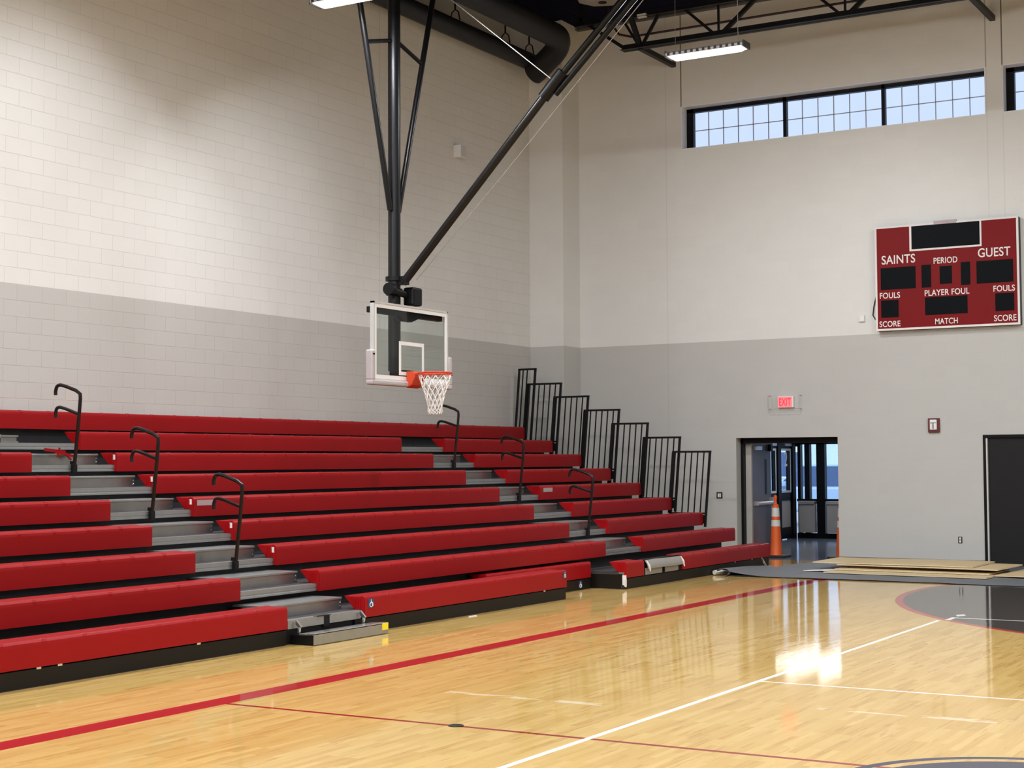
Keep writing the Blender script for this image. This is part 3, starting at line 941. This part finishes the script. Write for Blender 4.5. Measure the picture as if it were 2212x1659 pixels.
part('safety_cable', MB().tube([(17.84, 12.02, 4.36), (17.84, 10.52, 5.78), (17.84, 5.9, 10.3)], .005, 5), 'cable', t)

# ------------------------------------------------------------------ scoreboard
sbx = 26.81
t = thing('scoreboard', 'large red scoreboard with white border mounted on the back wall', 'scoreboard', (L, 7.03, 5.02))
yl, yr, z0, z1 = 8.27, 5.79, 4.10, 5.942
part('cabinet', MB().box(sbx+.004, L, yr, yl, z0, z1), 'black', t, bevel=.01)
part('face_panel', MB().box(sbx-.002, sbx+.004, yr+.005, yl-.005, z0+.005, z1-.005), 'sb_red', t)
bd = MB()
w = .036
bd.box(sbx-.008, sbx+.002, yr, yl, z1-w*.8, z1).box(sbx-.008, sbx+.002, yr, yl, z0, z0+w)
bd.box(sbx-.008, sbx+.002, yl-w*.9, yl, z0+w, z1-w*.8).box(sbx-.008, sbx+.002, yr, yr+w, z0+w, z1-w*.8)
bd.box(sbx-.008, sbx+.002, 7.615, 7.652, 5.474, z1-w*.8).box(sbx-.008, sbx+.002, 6.407, 6.437, 5.474, z1-w*.8).box(sbx-.008, sbx+.002, 6.437, 7.615, 5.474, 5.506)
part('border', bd, 'sb_white', t, label='white border')
for nm, a, c, q0, q1 in (('clock_display', 7.612, 6.436, 5.507, 5.921), ('home_score_display', 8.174, 7.553, 4.823, 5.211), ('guest_score_display', 6.503, 5.890, 4.832, 5.219), ('bonus_display', 7.449, 7.283, 4.821, 5.219), ('period_display', 7.134, 6.922, 4.865, 5.177), ('bonus_display', 6.769, 6.609, 4.827, 5.223), ('foul_display', 8.175, 7.863, 4.331, 4.637), ('player_foul_display', 7.397, 6.665, 4.338, 4.648), ('foul_display', 6.198, 5.884, 4.344, 4.647)):
    part(nm, MB().box(sbx-.005, sbx, c, a, q0, q1), 'sb_screen', t, bevel=.001)
for txt, a, c, q0, q1 in (('SAINTS', 8.151, 7.557, 5.273, 5.429), ('GUEST', 6.473, 5.930, 5.281, 5.437), ('PERIOD', 7.234, 6.824, 5.225, 5.331), ('FOULS', 8.196, 7.834, 4.669, 4.773), ('PLAYER FOUL', 7.399, 6.629, 4.670, 4.776), ('FOULS', 6.225, 5.867, 4.677, 4.781), ('SCORE', 8.210, 7.836, 4.166, 4.269), ('MATCH', 7.226, 6.837, 4.170, 4.272), ('SCORE', 6.224, 5.852, 4.170, 4.277)):
    part('lettering', text_back(txt, a, c, q0, q1, sbx-.0025), 'sb_white', t, label='white lettering reading %s' % txt)
part('sensor_bar', MB().box(sbx-.012, sbx+.03, 6.831, 7.221, 5.912, 5.975), 'clear_label', t)
tag(part('cable', MB().tube([(L-.02, 8.30, 4.75), (L-.02, 8.35, 4.55), (L-.02, 8.37, 4.40), (L-.02, 8.33, 4.33), (L-.02, 8.27, 4.31)], .010, 6), 'rubber'), 'black cable curling out beside the left edge of the scoreboard', 'cable')

# ------------------------------------------------------------------ small wall fittings
t = thing('exit_sign', 'small lit red exit sign in a wire guard above the open doorway', 'sign', (L, 10.02, 2.89))
part('face', MB().box(L-.075, L-.07, 9.885, 10.15, 2.80, 2.985), 'exit_glow', t)
part('case', MB().box(L-.07, L, 9.86, 10.16, 2.79, 2.995), 'white', t, bevel=.005)
part('lettering', text_back('EXIT', 10.13, 9.905, 2.825, 2.96, L-.075, .002), 'exit_letters', t)
g = MB()
ya, yb_, za, zb, xg = 10.33, 9.735, 2.765, 3.01, L-.12
for q in ((ya, za, ya, zb), (yb_, za, yb_, zb), (ya, za, yb_, za), (ya-.08, za, ya-.08, zb)):
    g.tube([(xg, q[0], q[1]), (xg, q[2], q[3])], .004, 5)
for yy in (ya, yb_):
    for zz in (za, zb):
        g.tube([(xg, yy, zz), (L, yy, zz)], .004, 5)
        g.lathe([(.001, -.012), (.016, 0), (.001, .012)], (L-.008, yy, zz), 8)
part('wire_guard', g, 'vest_panel', t)

t = thing('fire_alarm_strobe', 'dark red fire alarm strobe on the back wall right of the doorway', 'alarm', (L, 7.32, 2.42))
part('base', MB().box(L-.05, L, 7.22, 7.417, 2.298, 2.548), 'alarm_red', t, bevel=.008)
part('strobe_lens', MB().box(L-.075, L-.05, 7.258, 7.38, 2.345, 2.52), 'white', t, bevel=.01, label='white lens')
part('lens_bars', MB().box(L-.078, L-.074, 7.31, 7.318, 2.36, 2.46).box(L-.078, L-.074, 7.328, 7.336, 2.36, 2.46).box(L-.078, L-.074, 7.27, 7.37, 2.458, 2.468), 'rubber', t)

t = thing('light_switch', 'black plate with two white switches left of the open doorway', 'switch', (L, 11.354, 1.18))
part('plate', MB().box(L-.008, L, 11.294, 11.414, 1.12, 1.24), 'bronze', t, bevel=.002)
for y in (11.372, 11.338):
    part('toggle', MB().box(L-.016, L-.008, y-.013, y+.013, 1.145, 1.215), 'white', t)
t = thing('power_outlet', 'power outlet low on the back wall left of the charcoal door', 'outlet', (L, 6.907, .443))
part('plate', MB().box(L-.008, L, 6.872, 6.942, .385, .50), 'bronze', t, bevel=.002)
part('socket', MB().box(L-.014, L-.008, 6.892, 6.922, .448, .486).box(L-.014, L-.008, 6.892, 6.922, .40, .438), 'white', t)
t = thing('junction_box', 'small white junction box on the back wall left of the scoreboard', 'box', (L, 8.57, 4.35))
part('box_body', MB().box(L-.05, L, 8.517, 8.626, 4.293, 4.406), 'white', t, bevel=.004)
part('cover', MB().box(L-.056, L-.05, 8.526, 8.575, 4.305, 4.395), 'white_paint', t)
t = thing('junction_box', 'blank cover at the lower left corner of the scoreboard on the wall', 'box', (L, 8.31, 4.27))
part('cover', MB().box(L-.02, L, 8.285, 8.335, 4.235, 4.30), 'white', t)
t = thing('wall_speaker', 'small white box speaker high on the left wall right of the hoop mast', 'speaker', (23.57, D, 7.45))
part('cabinet', MB().box(23.49, 23.67, D-.16, D, 7.345, 7.575), 'white', t, bevel=.012)
part('grille', MB().box(23.50, 23.66, D-.165, D-.16, 7.36, 7.56), 'alu_frame', t)

# ------------------------------------------------------------------ roof steel
tx = 25.45
zb_, zt_ = 9.40, 9.97
t = thing('roof_truss', 'black open-web steel truss crossing in front of the back wall', 'truss', (tx, 3, zb_))
def chord(z, y0, y1):
    mb = MB()
    for s in (-1, 1):
        mb.box(tx+s*.015-(.085 if s < 0 else 0), tx+s*.015+(.085 if s > 0 else 0), y0, y1, z, z+.010)
        mb.box(tx+s*.015-.005, tx+s*.015+.005, y0, y1, z, z+.11)
    return mb
part('bottom_chord', chord(zb_, -9, 12.55), 'truss', t)
part('top_chord', chord(zt_, -9, 13.5), 'truss', t)
part('end_web', MB().bar((tx, 12.5, zb_+.05), (tx, 13.7, ZC-.12), .06, .06), 'truss', t)
for k in range(0, 8):
    yc = 10.63-2.33*k
    part('web', MB().bar((tx, yc+.06, zb_+.04), (tx, yc+.66, zt_+.03), .05, .05), 'truss', t)
    part('web', MB().bar((tx, yc-.06, zb_+.04), (tx, yc-1.0, zt_+.25), .07, .07), 'truss', t)
    part('web', MB().bar((tx, yc, zb_+.04), (tx, yc, zt_+.03), .035, .035), 'truss', t)
part('web', MB().bar((tx, 12.15, zb_+.04), (tx, 11.75, zt_+.1), .05, .05).bar((tx, 12.2, zb_+.04), (tx, 12.55, zt_+.05), .04, .04), 'truss', t)
for y in (12.2, 6.18, .2):
    part('wall_brace', MB().bar((tx-.0, y, zb_+.03), (L, y, zb_+.03), .09, .09, (0, 1, 0)), 'truss', t)
    part('roof_brace', MB().bar((tx, y-.02, zb_+.05), (tx-.9, y-.02, ZC), .08, .08), 'truss', t)
for y in (13.4, 8, 2, -4):
    part('hanger', MB().bar((tx, y, zt_), (tx, y, ZC), .06, .06), 'truss', t)
tag(part('conduit', MB().tube([(25.62, 12.95, ZC-.02), (25.62, 12.85, 10.0), (25.62, 12.70, 9.78), (25.62, 12.45, 9.70), (25.62, 11.9, 9.70), (25.62, -9, 9.72)], .022, 8), 'pipe', smooth=True), 'thin dark red pipe running behind the roof truss webs', 'pipe')
tag(part('emergency_light', MB().box(tx-.10, tx-.02, 12.02, 12.20, 9.95, 10.02), 'white', bevel=.01), 'small white fitting clamped on the truss top chord left of the lit lamp', 'light')
# ducts
def tube_path(p, r):
    return MB().tube(p, r, 20)
pu = [(10, 13.78, 9.80), (25.1, 13.78, 9.80)]
for k in range(1, 9):
    a = k/8*pi/2
    pu.append((25.1+.45*sin(a), 13.78+.45*.72*(1-cos(a)), 9.80-.45*.55*(1-cos(a))))
pu += [(25.62, 14.42, 9.36), (25.66, 14.56, 9.30)]
t = thing('ventilation_duct', 'round dark looped duct along the left wall below the roof', 'duct', (18, 14.2, ZC))
part('main_run', tube_path(pu, .225), 'duct', t, smooth=True)
part('wall_run', tube_path([(10, 14.62, 9.53), (25.75, 14.62, 9.53)], .165), 'duct', t, smooth=True)
for x in (19.5, 21.6, 23.6, 24.9):
    part('hanger', MB().tube([(x, 13.78, 10.0), (x, 13.78, ZC)], .012, 6), 'black', t)
for x in (21.0, 22.95, 24.7, 25.6):
    h = part('hanger', MB().tube([(x, 14.62, 9.86), (x, 14.62, ZC)], .016, 6), 'black', t)
    part('clevis', MB().tube([(x, 14.62-.10, 9.67), (x, 14.62-.07, 9.82), (x, 14.62, 9.88), (x, 14.62+.07, 9.82), (x, 14.62+.10, 9.67)], .012, 6), 'black', h)
t = thing('ceiling_ventilator', 'beige ceiling hood cut off by the top edge of the photo', 'ventilator', (25.0, 12.75, ZC))
part('hood', MB().lathe([(.55, ZC), (.45, ZC-.16), (.16, ZC-.20)], (25.0, 12.75, 0), 8), 'beige', t)
part('opening', MB().lathe([(.08, ZC-.21), (.08, ZC-.19)], (25.05, 12.75, 0), 12), 'black', t)

# ------------------------------------------------------------------ things on the floor by the back wall
# floor cover
def cover(u, v):
    x = 22.95+4.05*v
    yl_ = 9.62-.25*abs(v-.35)
    y = yl_+(3.0-yl_)*u
    z = .006+.012*max(0, sin(u*40+v*7))*(.3+.7*v)*(1 if u > .03 else 0)+.010*max(0, sin(v*11+u*5))
    return (x, y, z)
mb = MB().grid(cover, 60, 14)
t = thing('floor_cover', 'dark grey rolled-out floor cover lying under the plywood sheets', 'floor cover', (24.9, 7, 0))
part('sheet', mb, 'tarp', t, smooth=True, solid=.006)
def curl(u, v):
    x = 22.90+1.75*u
    a = -pi*.5-pi*1.45*v*(1-.45*u)
    r = .058*(1-.55*u)
    return (x, 9.60+.16*u+r*cos(a)*1.9-.0, .008+r+r*sin(a))
def fold(u, v):
    x = 22.93+1.9*u
    r = .05*(1-.6*u)
    y = 9.66-1.0*v
    z = .014+2*r*(1-v)**2.2*(1 if v < 1 else 0)
    return (x-.05*(1-v), y, z)
part('curled_edge', MB().grid(curl, 12, 14), 'tarp', t, smooth=True, solid=.005)
part('folded_lip', MB().grid(fold, 12, 14), 'tarp', t, smooth=True, solid=.005)
tag(part('cardboard_core', MB().tube([(23.02, 9.80, .045), (23.35, 9.72, .045)], .036, 14), 'white', smooth=True), 'end of a white roll core poking from the curled floor cover', 'roll core')

def sheet(cx, cy, z, lx, ly, rz, tilt=0, th=.018, name='plywood_sheet', label='', group='plywood sheets', warp=.0):
    o = thing(name, label, 'plywood', (0, 0, 0), group)
    R = Matrix.Rotation(rz, 3, 'Z') @ Matrix.Rotation(tilt, 3, 'Y')
    def slab(h0, h1, inset=0):
        mb = MB()
        nx, ny = 4, 10
        for h in (h0, h1):
            pass
        def top(h):
            def fn(u, v):
                a = (u-.5)*(lx-inset); c = (v-.5)*(ly-inset)
                p = R @ Vector((a, c, h+warp*sin(v*pi*1.6+.4)*(.4+.6*u)))
                return (cx+p.x, cy+p.y, z+p.z)
            return fn
        mb.grid(top(h1), nx, ny)
        return mb
    m1 = slab(0, th)
    part('face_veneer', m1, 'ply', o, solid=.006)
    m2 = slab(0, th-.009)
    part('core', m2, 'ply_edge', o, solid=.012)
    return o
r0 = radians(-3.5)
sheet(24.62, 7.02, .016, 1.22, 2.62, r0, 0, label='lowest plywood sheet of the stack lying on the grey floor cover')
sheet(25.05, 7.05, .040, 1.20, 2.50, r0+.03, 0, label='second plywood sheet from the bottom of the stack')
sheet(25.22, 6.98, .108, 1.22, 2.66, r0-.03, -.008, label='plywood sheet directly below the topmost one of the stack', warp=.006)
sheet(25.30, 7.42, .135, 1.22, 2.66, r0+.01, -.010, label='topmost plywood sheet of the stack with dark marks', warp=.006)
sheet(25.50, 4.98, .032, 2.5, 1.3, r0, 0, label='plywood sheet right of the stack cut off by the right edge of the photo')
b = thing('spacer_block', 'dark wooden spacer inside the gap of the plywood stack', 'block', (25.2, 7.2, .06))
part('block', MB().box(24.80, 25.65, 5.95, 8.15, .064, .098), 'ply_under', b)
mb = MB().prism_z([(24.22, 8.75), (24.42, 8.38), (24.72, 8.33), (24.78, 8.45), (24.45, 8.66)], .030, .036)
tag(part('paper_offcut', mb, 'white'), 'pale torn offcut at the left end of the plywood stack', 'offcut')
tag(part('floor_disc', MB().lathe([(.055, .001), (.055, .004), (.045, .007)], (9.135, 5.831, 0), 20), 'black'), 'small round black disc set on the thin dark red floor line', 'floor disc')
tag(part('paper_scrap', MB().prism_z([(15.55, 9.74), (15.70, 9.72), (15.74, 9.76), (15.60, 9.78)], .001, .006), 'white'), 'white paper scrap on the floor by the middle skirt board', 'paper')

# traffic cones
def cone_proto():
    t = thing('traffic_cone', 'x', 'traffic cone', (0, 0, 0))
    part('base', MB().prism_z([(-.24, -.17), (-.17, -.24), (.17, -.24), (.24, -.17), (.24, .17), (.17, .24), (-.17, .24), (-.24, .17)], 0, .04), 'rubber', t, local=True, bevel=.01)
    pr = [(.120, .04), (.112, .06), (.102, .30), (.066, .93), (.064, .98), (.055, .985), (.034, 1.0), (.026, 1.08), (.032, 1.10), (.036, 1.13), (.030, 1.16), (.001, 1.175)]
    part('body', MB().lathe(pr, (0, 0, 0), 24), 'cone', t, local=True, smooth=True)
    for a, c in ((.58, .70), (.765, .93)):
        r = lambda z: .102+(.066-.102)*(z-.30)/.63+.003
        part('reflective_band', MB().lathe([(r(a), a), (r(c), c)], (0, 0, 0), 24), 'cone_band', t, local=True, smooth=True)
    return t
cp = cone_proto()
cp.location = (27.9, 10.61, 0)
cp['label'] = 'tall orange traffic cone standing in the doorway beside the slate door leaf'; cp['group'] = 'traffic cones'
dup(cp, (27.95, 9.335, 0), 'orange traffic cone mostly hidden behind the right jamb of the doorway', 'traffic cones')

# ------------------------------------------------------------------ vestibule beyond the open door
VX, VY = 34.95, 12.75
struct('floor_vestibule', MB().box(L+.2, VX+.3, 7.0, VY+.3, -.1, 0), 'vest_floor')
struct('ceiling_vestibule', MB().box(L+TH, VX+.3, 7.0, VY+.3, 2.55, 2.7), 'vest_ceiling')
for k, (y, lab) in enumerate(((11.95, 'added ceiling strip light of the vestibule nearest its glazed doors'), (11.2, 'added ceiling strip light in the middle of the vestibule'), (10.5, 'added ceiling strip light of the vestibule farthest from its glazed doors'))):  # strips added to brighten the vestibule and streak the court floor reflection
    t = thing('added_strip_light', lab, 'light', (32.0, y, 2.55), 'added vestibule strip lights')
    part('housing', MB().box(29.9, 34.1, y-.09, y+.09, 2.50, 2.546), 'white', t)
    part('diffuser', MB().box(29.93, 34.07, y-.06, y+.06, 2.49, 2.50), 'lens', t)
    ld = bpy.data.lights.new('added_strip_lamp', 'AREA'); ld.shape = 'RECTANGLE'; ld.size = 4.1; ld.size_y = .12; ld.energy = 9; ld.color = (.96, .98, 1.0)
    lo = bpy.data.objects.new('added_strip_lamp', ld); COL.objects.link(lo); lo.parent = t; lo.location = (0, 0, -.075)
struct('wall_vestibule_right', MB().box(L+TH, VX+.3, 6.85, 7.0, -.1, 2.7), 'vest_wall')
struct('wall_vestibule_left', MB().box(L+TH, 32.85, VY, VY+.2, -.1, 2.7), 'vest_wall')
# storefront of the side wall with two leaves
fr = MB()
for x in (32.9, 33.75, 34.70):
    fr.box(x-.09, x+.11, VY-.03, VY+.14, 0, 2.55)
fr.box(32.85, VX, VY-.02, VY+.12, 2.15, 2.26)
d3_ = struct('door_3', fr, 'dark_frame')
for xa_, xb_ in ((33.01, 33.66), (33.86, 34.61)):
    lf = MB()
    lf.box(xa_, xb_, VY, VY+.05, 2.10, 2.15).box(xa_, xb_, VY, VY+.05, .02, .28)
    lf.box(xa_, xb_, VY, VY+.05, .90, 1.08)
    lf.box(xa_, xa_+.06, VY, VY+.05, .28, 2.10).box(xb_-.06, xb_, VY, VY+.05, .28, 2.10)
    part('door_leaf', lf, 'dark_frame', d3_)
    part('lite_frame', MB().box(xa_+.06, xb_-.06, VY-.005, VY, 2.05, 2.10).box(xa_+.06, xb_-.06, VY-.005, VY, 1.08, 1.13).box(xb_-.11, xb_-.06, VY-.005, VY, 1.13, 2.05), 'alu_frame', d3_)
    part('lite_glass', MB().box(xa_+.06, xb_-.06, VY+.02, VY+.03, 1.08, 2.10), 'door_glass', d3_)
    part('kick_panel', MB().box(xa_+.06, xb_-.06, VY+.02, VY+.03, .28, .90), 'vest_panel', d3_)
    part('door_closer', MB().box(xa_+.25, xb_-.12, VY-.05, VY, 2.16, 2.22), 'steel', d3_)
part('transom_glass', MB().box(32.9, 34.8, VY+.02, VY+.03, 2.26, 2.55), 'door_glass', d3_)
vs, fs = text_mesh('2', (.16, .34))
mb = MB(); mb.v = [(34.28+a, VY+.014, 1.86+c) for a, c in vs]; mb.f = fs
part('door_number', mb, 'white', d3_, label='white numeral 2 on the glass')
# end storefront
fr = MB()
for a, c in ((12.73, 12.66), (12.56, 12.44), (12.27, 12.07), (11.0, 10.8), (9.6, 9.4), (8.2, 8.0)):
    fr.box(VX, VX+.16, c, a, 0, 2.55)
fr.box(VX, VX+.14, 7.0, 12.75, 2.20, 2.27)
fr.box(VX-.01, VX+.14, 7.0, 12.75, 0, .12)
fr.box(VX-.01, VX+.14, 7.0, 12.75, .86, .92)
w3 = struct('window_3', fr, 'dark_frame')
part('window_glass', MB().box(VX+.06, VX+.07, 7.0, 12.75, .92, 2.55), 'door_glass', w3)
for a, c in ((12.66, 12.27), (11.98, 11.01), (10.79, 9.61), (9.39, 8.21)):
    part('apron_panel', MB().box(VX-.16, VX, c, a, .14, .80), 'vest_panel', w3, bevel=.01)
    part('sill', MB().box(VX-.20, VX+.02, c-.0, a+.0, .80, .875), 'steel', w3, bevel=.006)

# ------------------------------------------------------------------ outside
struct('ground_outside', MB().box(35.3, 140, -40, 120, -.25, -.12).box(20, 35.3, 13.1, 120, -.25, -.12), 'asphalt')
def car(x, y, rz, paint, label):
    t = thing('parked_car', label, 'car', (0, 0, 0), 'parked cars outside')
    prof = [(-2.25, .30), (-2.3, .75), (-2.1, .98), (-1.2, 1.05), (1.0, 1.05), (2.0, .92), (2.28, .70), (2.25, .30)]
    part('body', MB().prism_y(prof, -.88, .88), paint, t, local=True, bevel=.08)
    cab = MB().loft([[(-2.0, s*.80, 1.02), (1.15, s*.80, 1.04), (.35, s*.66, 1.66), (-1.5, s*.66, 1.66)] for s in (-1, 1)])
    part('cabin_glass', cab, 'car_glass', t, local=True, bevel=.03)
    part('roof', MB().box(-1.52, .38, -.68, .68, 1.63, 1.70), paint, t, local=True, bevel=.03)
    for sx_ in (-1.42, 1.42):
        for sy in (-.80, .80):
            part('wheel', MB().tube([(sx_, sy-.11, .20), (sx_, sy+.11, .20)], .33, 18), 'rubber', t, local=True)
    for sy in (-1, 1):
        part('mirror', MB().box(.75, .95, sy*.98-.08, sy*.98+.08, 1.05, 1.20), paint, t, local=True, bevel=.03)
        part('headlight', MB().box(2.20, 2.29, sy*.62-.18, sy*.62+.18, .66, .80), 'white', t, local=True, bevel=.02)
    t.location = (x, y, 0); t.rotation_euler = (0, 0, rz)
    return t
car(45.0, 15.7, radians(95), 'car_paint', 'silver blue parked car seen through the end window of the vestibule')
car(43.5, 19.2, radians(60), 'car_white', 'white parked car seen through the glazed vestibule doors')
def house(x, y, w, d, h, m, label, rz=0):
    t = thing('house', label, 'house', (0, 0, 0), 'houses across the street')
    part('walls', MB().box(-d/2, d/2, -w/2, w/2, -.12, h), m, t, local=True)
    part('roof', MB().prism_y([(-d/2-.4, h-.05), (0, h+d*.28), (d/2+.4, h-.05)], -w/2-.3, w/2+.3), 'roof', t, local=True)
    for k in (-.3, 0, .3):
        f = part('window', MB().box(-d/2-.05, -d/2, k*w-.6, k*w+.6, 1.0, 2.3), 'white', t, local=True)
        part('pane', MB().box(-d/2-.07, -d/2-.05, k*w-.48, k*w+.48, 1.1, 2.2), 'car_glass', f, local=True)
    t.location = (x, y, 0); t.rotation_euler = (0, 0, rz)
house(72, 25.0, 11, 9, 3.2, 'house', 'pale sided house seen through the end window of the vestibule')
house(70, 36.5, 9, 9, 3.4, 'house_b', 'dark brick house seen through the glazed vestibule doors')
